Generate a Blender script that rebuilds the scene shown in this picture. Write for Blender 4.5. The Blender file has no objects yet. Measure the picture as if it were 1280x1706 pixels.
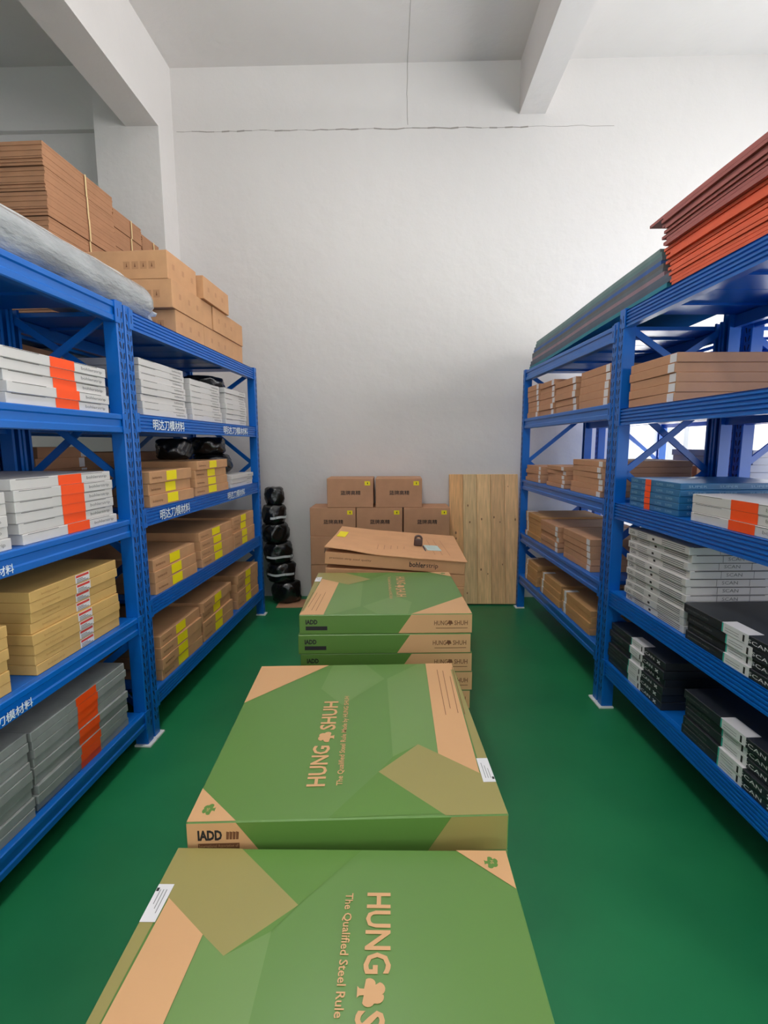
import bpy, math, random
from math import sin, cos, pi, radians
from mathutils import Vector, Matrix
random.seed(7)
S = bpy.context.scene
COL = S.collection

# ------------------------------------------------------------------ camera
cd = bpy.data.cameras.new('camera'); cam = bpy.data.objects.new('camera', cd); COL.objects.link(cam)
PITCH, YAW, ROLL, CAMH, FPX = radians(7.8641), radians(-1.47006), radians(0.21954), 1.67047, 815.653
cd.sensor_fit = 'VERTICAL'; cd.sensor_height = 36.0; cd.lens = 36.0 * FPX / 1706.0
cd.clip_start = 0.05; cd.clip_end = 100
fwd = Vector((sin(YAW)*cos(PITCH), cos(YAW)*cos(PITCH), -sin(PITCH)))
rt0 = Vector((cos(YAW), -sin(YAW), 0)); dn0 = fwd.cross(rt0)
rt = cos(ROLL)*rt0 + sin(ROLL)*dn0; dn = -sin(ROLL)*rt0 + cos(ROLL)*dn0
M = Matrix((rt, -dn, -fwd)).transposed().to_4x4(); M.translation = (0, 0, CAMH)
cam.matrix_world = M
S.camera = cam

# ------------------------------------------------------------------ view, world, daylight
S.view_settings.view_transform = 'Standard'; S.view_settings.look = 'None'
S.view_settings.exposure = 0.0; S.view_settings.gamma = 1.0; S.view_settings.use_curve_mapping = False
S.cycles.use_denoising = True
S.cycles.max_bounces = 10; S.cycles.diffuse_bounces = 6; S.cycles.glossy_bounces = 3
S.cycles.transparent_max_bounces = 8; S.cycles.sample_clamp_indirect = 4.0
S.cycles.caustics_reflective = False; S.cycles.caustics_refractive = False
W = bpy.data.worlds.new('sky'); S.world = W; W.use_nodes = True
W.node_tree.nodes['Background'].inputs[0].default_value = (0.86, 0.93, 1.0, 1)
W.node_tree.nodes['Background'].inputs[1].default_value = 1.0

def area(name, loc, rot, sx, sy, power, color=(1, 1, 1), spread=pi):
    l = bpy.data.lights.new(name, 'AREA'); l.shape = 'RECTANGLE'; l.size = sx; l.size_y = sy
    l.energy = power; l.color = color; l.spread = spread
    o = bpy.data.objects.new(name, l); COL.objects.link(o); o.location = loc; o.rotation_euler = rot
    return o
XR, XLW, YB, YF, ZC = 4.7, -5.6, 5.25, -6.5, 5.30
# daylight in the window openings of the right wall (pointing -X), the far wall (pointing -Y) and an added, unseen door for ambient light (pointing +Y)
RIGHT_WIN = [(-4.6, -1.8), (-1.3, 1.5), (2.0, 4.8)]
WZ0, WZ1 = 0.9, 4.5
for i, (a, b) in enumerate(RIGHT_WIN):
    area('daylight_right', (XR + .25, (a+b)/2, (WZ0+WZ1)/2), (0, pi/2 - .10, 0), WZ1-WZ0, b-a, (165, 190, 215)[i], (1.0, 0.985, 0.97))
BW = (2.35, 4.45, 0.95, 2.25)
area('daylight_far', ((BW[0]+BW[1])/2, YB + .25, (BW[2]+BW[3])/2), (-pi/2, 0, 0), BW[1]-BW[0], BW[3]-BW[2], 110, (1, .98, .94))
ADDED_DOOR = (-3.4, 2.6, 0.0, 4.2)
area('daylight_door', ((ADDED_DOOR[0]+ADDED_DOOR[1])/2, YF - .3, (ADDED_DOOR[2]+ADDED_DOOR[3])/2), (pi/2, 0, 0), ADDED_DOOR[1]-ADDED_DOOR[0], ADDED_DOOR[3]-ADDED_DOOR[2], 50, (0.98, 0.99, 1.0))

FILL_LAMPS = [(-.45, -1.6), (-.45, .6), (-.45, 2.7)]
for lx, ly in FILL_LAMPS: area('tube_light', (lx, ly, 4.755), (0, 0, 0), .16, 1.2, 17, (1, .99, .98)); area('tube_uplight', (lx, ly, 4.86), (pi, 0, 0), .16, 1.2, 44, (1, .99, .98))  # added fill light, down onto the carton tops and up to the ceiling

# ------------------------------------------------------------------ materials
def s2l(c): return tuple((x/12.92 if x <= .04045 else ((x+.055)/1.055)**2.4) for x in (v/255 for v in c))
MATS = {}
def mat(name, rgb, rough=.6, var=0.0, scale=8.0, bump=0.0, bscale=60.0, metal=0.0, spec=.5, coat=0.0, stretch=None):
    if name in MATS: return MATS[name]
    m = bpy.data.materials.new(name); m.use_nodes = True
    nt = m.node_tree; b = nt.nodes['Principled BSDF']; c = s2l(rgb)
    b.inputs['Roughness'].default_value = rough; b.inputs['Metallic'].default_value = metal
    b.inputs['Specular IOR Level'].default_value = spec; b.inputs['Coat Weight'].default_value = coat
    b.inputs['Base Color'].default_value = (*c, 1)
    tc = nt.nodes.new('ShaderNodeTexCoord'); vec = tc.outputs['Object']
    if stretch:
        mp = nt.nodes.new('ShaderNodeMapping'); mp.inputs['Scale'].default_value = stretch
        nt.links.new(vec, mp.inputs['Vector']); vec = mp.outputs['Vector']
    if var:
        n = nt.nodes.new('ShaderNodeTexNoise'); n.inputs['Scale'].default_value = scale; n.inputs['Detail'].default_value = 4
        nt.links.new(vec, n.inputs['Vector'])
        r = nt.nodes.new('ShaderNodeValToRGB')
        r.color_ramp.elements[0].position = .3; r.color_ramp.elements[1].position = .7
        r.color_ramp.elements[0].color = (*[max(0, x*(1-var)) for x in c], 1)
        r.color_ramp.elements[1].color = (*[min(1, x*(1+var)) for x in c], 1)
        nt.links.new(n.outputs['Fac'], r.inputs['Fac']); nt.links.new(r.outputs['Color'], b.inputs['Base Color'])
    if bump:
        n = nt.nodes.new('ShaderNodeTexNoise'); n.inputs['Scale'].default_value = bscale; n.inputs['Detail'].default_value = 5
        nt.links.new(vec, n.inputs['Vector'])
        bp = nt.nodes.new('ShaderNodeBump'); bp.inputs['Strength'].default_value = bump; bp.inputs['Distance'].default_value = .01
        nt.links.new(n.outputs['Fac'], bp.inputs['Height']); nt.links.new(bp.outputs['Normal'], b.inputs['Normal'])
    MATS[name] = m; return m

BLUE = mat('rack blue enamel', (4, 98, 186), .34, .05, 3, .03, 25)
BLUED = mat('rack slot dark', (10, 34, 74), .6)
KRAFT = mat('kraft cardboard', (196, 148, 106), .75, .07, 9, .04, 90)
KRAFT2 = mat('brown cardboard', (190, 142, 108), .78, .07, 9, .04, 90)
KRAFTY = mat('tan cardboard', (204, 166, 100), .75, .06, 9, .04, 90)
KRAFTB = mat('brown bundle board', (160, 116, 84), .8, .08, 9)
KRAFTS = mat('strapped tan board', (188, 142, 92), .75, .06, 9, .04, 90)
KRAFTP = mat('pink kraft board', (212, 158, 112), .72, .05, 7, .03, 60)
WHITE = mat('white card', (207, 204, 202), .6, .03, 8)
GREY = mat('grey card', (140, 144, 142), .6, .10, 14)
INK = mat('grey print', (110, 112, 112), .6)
INKB = mat('black print', (30, 28, 30), .6)
INKBR = mat('brown print', (112, 70, 40), .7)
ORANGE = mat('orange tape', (255, 82, 18), .45)
YELLOW = mat('yellow label', (252, 232, 12), .5)
LABELW = mat('white label paper', (226, 224, 226), .5)
LABELR = mat('red print', (214, 70, 60), .5)
TEAL = mat('teal print', (60, 178, 160), .5)
BLACKC = mat('black card', (34, 38, 44), .42, .06, 10)
BLUEC = mat('blue card', (34, 104, 152), .4, .05, 8)
BLUEL = mat('pale blue print', (130, 176, 204), .5)
G1 = mat('carton green', (88, 127, 56), .36, .03, 2, spec=.6)
G2 = mat('carton pale green', (102, 136, 70), .36, .03, 2, spec=.6)
GOL = mat('carton olive', (146, 136, 78), .42, .03, 2)
GDK = mat('carton deep green', (86, 126, 50), .42, .03, 2)
PKRAFT = mat('carton kraft', (208, 160, 112), .5, .03, 3)
WOODS = [mat('plank wood %s' % n, c, .55, .20, 5, .05, 30, stretch=(9, 9, .9)) for n, c in
         (('amber', (222, 170, 112)), ('olive', (212, 180, 130)), ('pale', (230, 190, 136)), ('tan', (216, 174, 124)), ('honey', (228, 184, 132)))]
PALLET = mat('pallet wood', (150, 118, 84), .8, .15, 6)
BLACKP = mat('black film', (16, 17, 18), .22, 0, 8, .5, 14, spec=.7)
FOOT = mat('white rubber foot', (232, 232, 230), .5)
LETTER = mat('white lettering', (225, 235, 240), .5)
FILM = mat('grey plastic wrap', (160, 163, 165), .16, .30, 4, .9, 24, spec=.9, stretch=(.8, 2, 2))
FILMP = mat('pale plastic wrap', (204, 206, 206), .25, .10, 4, .5, 14, spec=.7)
FILM2 = mat('clear wrap', (206, 210, 212), .2, .12, 9, .5, 12, spec=.7)

def wall_mat():
    m = bpy.data.materials.new('white plaster'); m.use_nodes = True
    nt = m.node_tree; b = nt.nodes['Principled BSDF']; b.inputs['Roughness'].default_value = .8
    b.inputs['Specular IOR Level'].default_value = .25
    geo = nt.nodes.new('ShaderNodeNewGeometry')
    n = nt.nodes.new('ShaderNodeTexNoise'); n.inputs['Scale'].default_value = .9; n.inputs['Detail'].default_value = 5
    nt.links.new(geo.outputs['Position'], n.inputs['Vector'])
    r = nt.nodes.new('ShaderNodeValToRGB')
    r.color_ramp.elements[0].color = (*s2l((212, 208, 206)), 1); r.color_ramp.elements[1].color = (*s2l((222, 219, 217)), 1)
    nt.links.new(n.outputs['Fac'], r.inputs['Fac']); nt.links.new(r.outputs['Color'], b.inputs['Base Color'])
    n2 = nt.nodes.new('ShaderNodeTexNoise'); n2.inputs['Scale'].default_value = 7; n2.inputs['Detail'].default_value = 8
    nt.links.new(geo.outputs['Position'], n2.inputs['Vector'])
    bp = nt.nodes.new('ShaderNodeBump'); bp.inputs['Strength'].default_value = .22; bp.inputs['Distance'].default_value = .03
    nt.links.new(n2.outputs['Fac'], bp.inputs['Height']); nt.links.new(bp.outputs['Normal'], b.inputs['Normal'])
    return m
PLASTER = wall_mat()
CRACK = mat('crack grey', (150, 145, 140), .9)

def floor_mat():
    m = bpy.data.materials.new('green epoxy floor'); m.use_nodes = True
    nt = m.node_tree; b = nt.nodes['Principled BSDF']
    geo = nt.nodes.new('ShaderNodeNewGeometry')
    n = nt.nodes.new('ShaderNodeTexNoise'); n.inputs['Scale'].default_value = 1.6; n.inputs['Detail'].default_value = 6
    nt.links.new(geo.outputs['Position'], n.inputs['Vector'])
    r = nt.nodes.new('ShaderNodeValToRGB')
    r.color_ramp.elements[0].position = .35; r.color_ramp.elements[1].position = .65
    r.color_ramp.elements[0].color = (*s2l((20, 108, 66)), 1); r.color_ramp.elements[1].color = (*s2l((30, 122, 74)), 1)
    nt.links.new(n.outputs['Fac'], r.inputs['Fac']); nt.links.new(r.outputs['Color'], b.inputs['Base Color'])
    r2 = nt.nodes.new('ShaderNodeMapRange'); r2.inputs[3].default_value = .34; r2.inputs[4].default_value = .5
    nt.links.new(n.outputs['Fac'], r2.inputs[0]); nt.links.new(r2.outputs[0], b.inputs['Roughness'])
    n2 = nt.nodes.new('ShaderNodeTexNoise'); n2.inputs['Scale'].default_value = 5
    nt.links.new(geo.outputs['Position'], n2.inputs['Vector'])
    bp = nt.nodes.new('ShaderNodeBump'); bp.inputs['Strength'].default_value = .08; bp.inputs['Distance'].default_value = .02
    nt.links.new(n2.outputs['Fac'], bp.inputs['Height']); nt.links.new(bp.outputs['Normal'], b.inputs['Normal'])
    return m

def pane_mat():
    m = bpy.data.materials.new('window glass'); m.use_nodes = True
    nt = m.node_tree; nt.nodes.clear()
    o = nt.nodes.new('ShaderNodeOutputMaterial'); mx = nt.nodes.new('ShaderNodeMixShader')
    t = nt.nodes.new('ShaderNodeBsdfTransparent'); g = nt.nodes.new('ShaderNodeBsdfGlossy')
    g.inputs['Roughness'].default_value = .05; mx.inputs[0].default_value = .06
    nt.links.new(t.outputs[0], mx.inputs[1]); nt.links.new(g.outputs[0], mx.inputs[2]); nt.links.new(mx.outputs[0], o.inputs[0])
    return m
GLASS = pane_mat()
FRAME = mat('window frame', (200, 200, 198), .5)

# ------------------------------------------------------------------ mesh helpers
_TXT = {}
def glyphs(s, bold=0.0):
    k = (s, bold)
    if k not in _TXT:
        c = bpy.data.curves.new('t', 'FONT'); c.body = s; c.size = 1; c.resolution_u = 2; c.offset = bold
        o = bpy.data.objects.new('t', c); COL.objects.link(o)
        dg = bpy.context.evaluated_depsgraph_get(); me = bpy.data.meshes.new_from_object(o.evaluated_get(dg))
        vs = [(v.co.x, v.co.y) for v in me.vertices]; fs = [tuple(p.vertices) for p in me.polygons]
        bpy.data.objects.remove(o); bpy.data.curves.remove(c); bpy.data.meshes.remove(me)
        x0 = min(v[0] for v in vs); x1 = max(v[0] for v in vs); y0 = min(v[1] for v in vs); y1 = max(v[1] for v in vs)
        _TXT[k] = ([((x-x0)/(x1-x0), (y-y0)/(y1-y0)) for x, y in vs], fs)
    return _TXT[k]

class MB:
    def __init__(s): s.v = []; s.f = []; s.m = []; s.mats = []
    def mi(s, m):
        if m not in s.mats: s.mats.append(m)
        return s.mats.index(m)
    def add(s, vs, fs, m, T=None):
        b = len(s.v); i = s.mi(m)
        s.v += [tuple(T @ Vector(p)) if T else tuple(p) for p in vs]
        for f in fs: s.f.append(tuple(b+k for k in f)); s.m.append(i)
    def box(s, x0, x1, y0, y1, z0, z1, m, T=None, c=0.0):
        if c <= 0:
            vs = [(x, y, z) for z in (z0, z1) for y in (y0, y1) for x in (x0, x1)]
            fs = [(0, 2, 3, 1), (4, 5, 7, 6), (0, 1, 5, 4), (2, 6, 7, 3), (0, 4, 6, 2), (1, 3, 7, 5)]
            s.add(vs, fs, m, T); return
        # chamfered box
        vs = []; idx = {}
        for ix, x in enumerate((x0, x1)):
            for iy, y in enumerate((y0, y1)):
                for iz, z in enumerate((z0, z1)):
                    dx, dy, dz = (c if ix == 0 else -c), (c if iy == 0 else -c), (c if iz == 0 else -c)
                    idx[ix, iy, iz, 0] = len(vs); vs.append((x, y+dy, z+dz))
                    idx[ix, iy, iz, 1] = len(vs); vs.append((x+dx, y, z+dz))
                    idx[ix, iy, iz, 2] = len(vs); vs.append((x+dx, y+dy, z))
        fs = []; q = [(0, 0), (0, 1), (1, 1), (1, 0)]
        for e in (0, 1):
            fs.append([idx[e, a, b, 0] for a, b in q]); fs.append([idx[a, e, b, 1] for a, b in q]); fs.append([idx[a, b, e, 2] for a, b in q])
            for g in (0, 1):
                fs.append([idx[e, g, 0, 0], idx[e, g, 1, 0], idx[e, g, 1, 1], idx[e, g, 0, 1]])
                fs.append([idx[e, 0, g, 0], idx[e, 1, g, 0], idx[e, 1, g, 2], idx[e, 0, g, 2]])
                fs.append([idx[0, e, g, 1], idx[1, e, g, 1], idx[1, e, g, 2], idx[0, e, g, 2]])
                for h in (0, 1): fs.append([idx[e, g, h, k] for k in range(3)])
        ctr = Vector(((x0+x1)/2, (y0+y1)/2, (z0+z1)/2)); out = []
        for f in fs:
            p = [Vector(vs[k]) for k in f]; n = (p[1]-p[0]).cross(p[2]-p[0])
            out.append(tuple(f) if n.dot(sum(p, Vector())/len(p)-ctr) > 0 else tuple(reversed(f)))
        s.add(vs, out, m, T)
    def poly(s, pts, m, T=None): s.add(pts, [tuple(range(len(pts)))], m, T)
    def prism(s, prof, axis, a, b, m, T=None, close=True):
        n = len(prof)
        def P(p, t): return {'x': (t, p[0], p[1]), 'y': (p[0], t, p[1]), 'z': (p[0], p[1], t)}[axis]
        vs = [P(p, a) for p in prof] + [P(p, b) for p in prof]
        fs = [(i, (i+1) % n, n+(i+1) % n, n+i) for i in range(n if close else n-1)]
        if close: fs += [tuple(reversed(range(n))), tuple(range(n, 2*n))]
        s.add(vs, fs, m, T)
    def bar(s, p, q, w, m, h=None, up=(0, 0, 1)):
        p, q = Vector(p), Vector(q); d = (q-p).normalized(); u = Vector(up)
        if abs(d.dot(u)) > .98: u = Vector((1, 0, 0))
        a = d.cross(u).normalized()*(w/2); b = d.cross(a).normalized()*((h or w)/2)
        vs = [p+a+b, p-a+b, p-a-b, p+a-b, q+a+b, q-a+b, q-a-b, q+a-b]
        s.add(vs, [(0, 1, 2, 3), (7, 6, 5, 4), (0, 4, 5, 1), (1, 5, 6, 2), (2, 6, 7, 3), (3, 7, 4, 0)], m)
    def text(s, string, o, ex, ey, w, h, m, bold=0.0):
        vs, fs = glyphs(string, bold); o, ex, ey = Vector(o), Vector(ex), Vector(ey)
        s.add([o+ex*(x*w)+ey*(y*h) for x, y in vs], fs, m)
    def mesh(s, name, smooth=False):
        me = bpy.data.meshes.new(name); me.from_pydata(s.v, [], s.f)
        for m in s.mats: me.materials.append(m)
        me.polygons.foreach_set('material_index', s.m)
        if smooth: me.polygons.foreach_set('use_smooth', [True]*len(s.f))
        me.update(); return me
    def build(s, name, parent=None, smooth=False): return obj(name, s.mesh(name, smooth), parent)

def obj(name, me, parent=None, loc=(0, 0, 0), rz=0.0):
    o = bpy.data.objects.new(name, me); COL.objects.link(o); o.location = loc; o.rotation_euler = (0, 0, rz)
    if parent: o.parent = parent
    return o
def tag(o, label, cat, group=None):
    o['label'] = label; o['category'] = cat
    if group: o['group'] = group
    return o
def struct(o): o['kind'] = 'structure'; return o

# ------------------------------------------------------------------ room shell
m = MB(); m.box(XLW-.2, XR+.2, YF-.2, YB+.2, -.12, 0, floor_mat()); struct(m.build('floor'))
m = MB(); m.box(XLW-.2, XR+.2, YF-.2, YB+.2, ZC, ZC+.15, PLASTER)
x, y = .1, YB
cp = [(.107, 5.25), (.118, 4.6), (.106, 4.0), (.122, 3.4), (.112, 2.9)]
for (xa, ya), (xb, yb) in zip(cp, cp[1:]): m.bar((xa, ya, ZC), (xb, yb, ZC), .0035, CRACK, .002)
struct(m.build('ceiling'))
m = MB()
def wall_y(m, y0, y1, holes):            # wall in the XZ plane with rectangular openings
    xs = sorted({XLW, XR} | {h[0] for h in holes} | {h[1] for h in holes}); zs = sorted({0, ZC} | {h[2] for h in holes} | {h[3] for h in holes})
    for xa, xb in zip(xs, xs[1:]):
        for za, zb in zip(zs, zs[1:]):
            if not any(h[0] <= xa and xb <= h[1] and h[2] <= za and zb <= h[3] for h in holes): m.box(xa, xb, y0, y1, za, zb, PLASTER)
wall_y(m, YB, YB+.2, [BW])
# hairline cracks in the plaster: the horizontal joint under the ring beam and the upright one above it
px_, pz_ = -2.17, 4.735
for k in range(60):
    nx = px_ + .075; nz = 4.735 - .016*(nx+2.17)/3.3 + random.uniform(-.006, .006)
    m.bar((px_, YB, pz_), (nx, YB, nz), random.uniform(.002, .014) if nx < 1.3 else .003, CRACK, .002, up=(0, 1, 0)); px_, pz_ = nx, nz
    if nx > 2.1: break
px_, pz_ = .107, ZC
for k in range(8):
    nz = pz_ - .068; nx = .107 + random.uniform(-.006, .006); m.bar((px_, YB, pz_), (nx, YB, nz), .004, CRACK, .002, up=(0, 1, 0)); px_, pz_ = nx, nz
struct(m.build('wall_back'))
m = MB(); wall_y(m, YF-.2, YF, [ADDED_DOOR]); struct(m.build('wall_front'))
m = MB(); m.box(XLW-.2, XLW, YF-.2, YB+.2, 0, ZC, PLASTER); struct(m.build('wall_left'))
m = MB()
ys = [YF-.2] + [v for ab in RIGHT_WIN for v in ab] + [YB+.2]
for i in range(0, len(ys), 2): m.box(XR, XR+.2, ys[i], ys[i+1], 0, ZC, PLASTER)
for a, b in RIGHT_WIN: m.box(XR, XR+.2, a, b, 0, WZ0, PLASTER); m.box(XR, XR+.2, a, b, WZ1, ZC, PLASTER)
struct(m.build('wall_right'))
def window(name, fn, a, b, z0, z1):
    m = MB(); f = .05
    fn(m, a, b, z0, z0+f, 0); fn(m, a, b, z1-f, z1, 0)
    n = 3
    for k in range(n+1):
        c = a + (b-a-f)*k/n; fn(m, c, c+f, z0+f, z1-f, 0)
    w = struct(m.build(name)); p = MB(); fn(p, a+f, b-f, z0+f, z1-f, 1); g = p.build('pane', w); return w
for i, (a, b) in enumerate(RIGHT_WIN):
    window('window_%d' % (i+1), lambda m, a, b, c, d, g: m.box(XR+.06+.02*g, XR+.12-.03*g, a, b, c, d, GLASS if g else FRAME), a, b, WZ0, WZ1)
window('window_4', lambda m, a, b, c, d, g: m.box(a, b, YB+.06+.02*g, YB+.12-.03*g, c, d, GLASS if g else FRAME), BW[0], BW[1], BW[2], BW[3])
# added fill lamps under the ceiling, out of view, to brighten the carton tops
for k, (lx, ly) in enumerate(FILL_LAMPS):
    m = MB(); m.box(lx-.03, lx+.03, ly-.64, ly+.64, 4.80, 4.85, FRAME, c=.006); m.box(lx-.006, lx+.006, ly-.4, ly-.388, 4.85, ZC, FRAME); m.box(lx-.006, lx+.006, ly+.388, ly+.4, 4.85, ZC, FRAME); o = m.build('ceiling_lamp')
    tag(o, ['white ceiling tube lamp, farthest from the back wall', 'white ceiling tube lamp, second from the back wall', 'white ceiling tube lamp closest to the back wall'][k], 'lamp', 'ceiling tube lamps')
    for sx in (-.05, .05):
        t = MB(); t.prism([(lx+sx+.013*cos(a*pi/5), 4.80+.013*sin(a*pi/5)) for a in range(10)], 'y', ly-.6, ly+.6, FRAME); t.build('tube', o)
# concrete column and roof beams
XC = -2.205
m = MB(); m.box(-2.81, XC, 4.925, YB, 0, ZC, PLASTER); struct(m.build('trim_1'))           # column
m = MB(); m.box(-2.51, XC, YF, 4.925, 4.60, ZC, PLASTER); struct(m.build('trim_2'))         # beam on the column
m = MB(); m.box(1.19, 1.44, YF, YB, 4.83, ZC, PLASTER); struct(m.build('trim_3'))           # right beam
m = MB(); m.box(XLW, -2.81, YB-.06, YB, 4.74, ZC, PLASTER); struct(m.build('trim_4'))       # ring beam left of the column

# ------------------------------------------------------------------ racks
YAWR = radians(2.0214)
SIDE = {'L': (-1.38653, 2.56913, YAWR, -1), 'R': (1.30365, 3.02386, -YAWR, 1)}
LV = {'LF': [2.366, 1.838, 1.317, .804, .268], 'LN': [2.373, 1.827, 1.287, .751, .203],
      'RF': [2.365, 1.911, 1.321, .793, .366], 'RN': [2.422, 1.870, 1.318, .774, .320]}
DEP = .68; UW = .06; BH = .094
def Wp(side, u, v, z):
    X, Y, a, s = SIDE[side]
    return Vector((X+u*sin(a)+s*v*cos(a), Y+u*cos(a)-s*v*sin(a), z))

def upright_mesh(h, s):
    k = ('up', round(h, 3), s)
    if k in _TXT: return _TXT[k]
    m = MB(); t = .004; d = .07; w = UW
    # C profile seen from above: web at x=0 facing the aisle, flanges running back
    prof = [(0, .004), (.004, 0), (d, 0), (d, .016), (d-t, .016), (d-t, t), (t, t), (t, w-t), (d-t, w-t), (d-t, w-.016), (d, w-.016), (d, w), (.004, w), (0, w-.004)]
    prof = [(x*s, y) for x, y in prof]
    if s < 0: prof = prof[::-1]
    m.prism(prof, 'z', 0.012, h, BLUE)
    e = -.0012*s
    z = .12
    while z < h-.05:
        for cy, dz in ((.017, 0), (.043, 0)):
            tilt = .004 if cy < .03 else -.004
            m.poly([(e, cy-.0055-tilt, z+.015), (e, cy-.0032+tilt, z-.014), (e, cy+.0032+tilt, z-.017), (e, cy+.0058+tilt*.2, z), (e, cy+.004-tilt, z+.018)], BLUED)
        m.poly([(e, .0285, z+.022), (e, .0285, z+.0265), (e, .0315, z+.0265), (e, .0315, z+.022)], BLUED)
        m.poly([(e, .012, z+.024), (e, .012, z+.029), (e, .016, z+.029), (e, .016, z+.024)], BLUED)
        z += .05
    me = m.mesh('upright'); _TXT[k] = me; return me

def beam_profile(style):
    if style == 'rib':
        p = [(.004, -BH)]
        n = 5; st = BH/n
        for i in range(n):
            z = -BH + i*st
            p += [(.004, z+.003), (.004, z+st*.62), (.0105, z+st*.72), (.0105, z+st*.92)]
        p += [(.004, 0)]
    else:
        p = [(.010, -BH), (.004, -BH+.004), (.004, -.066), (.009, -.060), (.009, -.030), (.002, -.024), (.002, -.004), (.006, 0)]
    return p

def beam_mesh(L, s, style):
    k = ('beam', round(L, 3), s, style)
    if k in _TXT: return _TXT[k]
    m = MB(); pr = beam_profile(style)
    prof = [(x*s, z) for x, z in pr] + [(.030*s, 0), (.030*s, -.028), (.046*s, -.028), (.046*s, -BH)]
    if s > 0: prof = prof[::-1]
    m.prism(prof, 'y', UW, L-UW, BLUE)
    me = m.mesh('beam'); _TXT[k] = me; return me
def conn_mesh(L, s, end):
    k = ('conn', round(L, 3), s, end)
    if k in _TXT: return _TXT[k]
    m = MB()
    for y0, y1 in (((UW-.026, UW+.012), (L-UW-.012, L-UW+.026))[end],):
        a, b = sorted((-.0035*s, .003*s)); m.box(a, b, y0, y1, -BH-.004, .004, BLUE, c=.0008)
        a, b = sorted((-.0035*s, -.0045*s)); ym = (y0+y1)/2
        m.box(a, b, ym-.002, ym+.002, -BH*.72, -BH*.3, BLUED)
    me = m.mesh('end_connector'); _TXT[k] = me; return me

def rack(name, side, u0, u1, lv, style, label, v0=0.0, letters=(), flip=False, front_style=True):
    X, Y, a, s = SIDE[side]
    L = u1-u0; root = obj(name, None, None, Wp(side, u0, v0, 0), -a); root.empty_display_size = .1
    tag(root, label, 'rack', 'blue steel shelving racks')
    H = lv[0]+.012
    for y in (0, L-UW):
        for v, ss in ((0, s), (DEP, -s)):
            o = obj('upright', upright_mesh(H, ss), root, (v*s, y, 0))
            k = ('foot', s*ss)
            m = MB(); xa, xb = sorted((-.02*ss, .074*ss)); m.box(xa, xb, -.014 if y else -.004, UW+.004 if y else UW+.014, 0, .0118, FOOT, c=.002)
            f = obj('foot_pad', m.mesh('foot_pad'), root, (v*s, y, 0)); f['label'] = 'white foot pad'
    n = 4
    for i, z in enumerate(lv):
        fb = obj('beam', beam_mesh(L, s, style), root, (0, 0, z)); obj('end_connector', conn_mesh(L, s, 0), fb); obj('end_connector', conn_mesh(L, s, 1), fb)
        for ul in letters:
            if ul[0] == i:
                t = MB(); e = .0035*s if style == 'rib' else .0015*s
                ey = Vector((0, 1, 0)) if s < 0 else Vector((0, -1, 0))
                hh = ul[3] if len(ul) > 3 else .062; t.text('明达刀模材料', (e - .003*s, ul[1], -.082), ey, (0, 0, 1), ul[2], hh, LETTER, .012)
                lt = t.build('lettering', fb); lt['label'] = 'white painted characters'
        obj('beam', beam_mesh(L, -s, 'step'), root, (DEP*s, 0, z))
        w = (L-2*UW)/n
        for k in range(n):
            kk = ('panel', round(w, 4), s)
            if kk not in _TXT:
                m = MB(); xa, xb = sorted((.032*s, (DEP-.032)*s)); m.box(xa, xb, .002, w-.002, -.024, -.0005, BLUE, c=.002)
                m.box(*sorted((.05*s, (DEP-.05)*s)), w*.48, w*.52, -.036, -.0235, BLUE)
                _TXT[kk] = m.mesh('shelf_panel')
            obj('shelf_panel', _TXT[kk], root, (0, UW+k*w, z))
    for j, y in enumerate((UW*.5, L-UW*.5)):
        fr = (j == 0) ^ flip
        zz = [.15, .60, 1.05, 1.50, 1.95, 2.32]
        for k in range(5):
            va, vb = (.066, DEP-.066) if (k % 2 == 0) else (DEP-.066, .066)
            if fr: va, vb = vb, va
            m = MB(); m.bar((va*s, y, zz[k]), (vb*s, y, zz[k+1]), .036, BLUE, .014, up=(0, 1, 0)); m.build('brace', root)
    return root
G = .006; LF_END = 2.12; RF_END = 1.915
rack('shelving_rack', 'L', G, LF_END, LV['LF'], 'rib', 'far blue steel rack on the left, five decks against the back wall',
     letters=((1, .209, .385), (1, 1.25, .56), (2, .22, .385), (2, 1.27, .40)), flip=True)
rack('shelving_rack', 'L', -2.12, -G, LV['LN'], 'step', 'near blue steel rack on the left, holding white and grey cartons',
     letters=((2, 1.055, .225, .036), (3, 1.05, .25, .038)), flip=True)
rack('shelving_rack', 'R', G, RF_END, LV['RF'], 'step', 'far blue steel rack on the right, foam sheets on top', flip=True)
rack('shelving_rack', 'R', -1.98, -G, LV['RN'], 'rib', 'near blue steel rack on the right, orange sheets on top', flip=True)
rack('shelving_rack', 'L', G, LF_END, LV['LF'], 'step', 'rear blue rack behind the far left rack, below the bundled cardboard', v0=.74)
rack('shelving_rack', 'L', -2.12, -G, LV['LN'], 'step', 'rear blue rack behind the near left rack, mostly in shade', v0=.74)
rack('shelving_rack', 'R', G, RF_END, LV['RF'], 'step', 'rear blue rack behind the far right rack, before the bright window', v0=.74)
rack('shelving_rack', 'R', -1.98, -G, LV['RN'], 'step', 'rear blue rack behind the near right rack, sunlit uprights', v0=.74)

# ------------------------------------------------------------------ cartons
# carton frame: front face looks to -Y, width along X, depth along +Y, origin at the base centre of the front
def place(side, u, v, z, jit=0.0):
    X, Y, a, s = SIDE[side]
    return Wp(side, u, v, z), (pi/2 if side == 'L' else -pi/2) - a + jit

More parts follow.
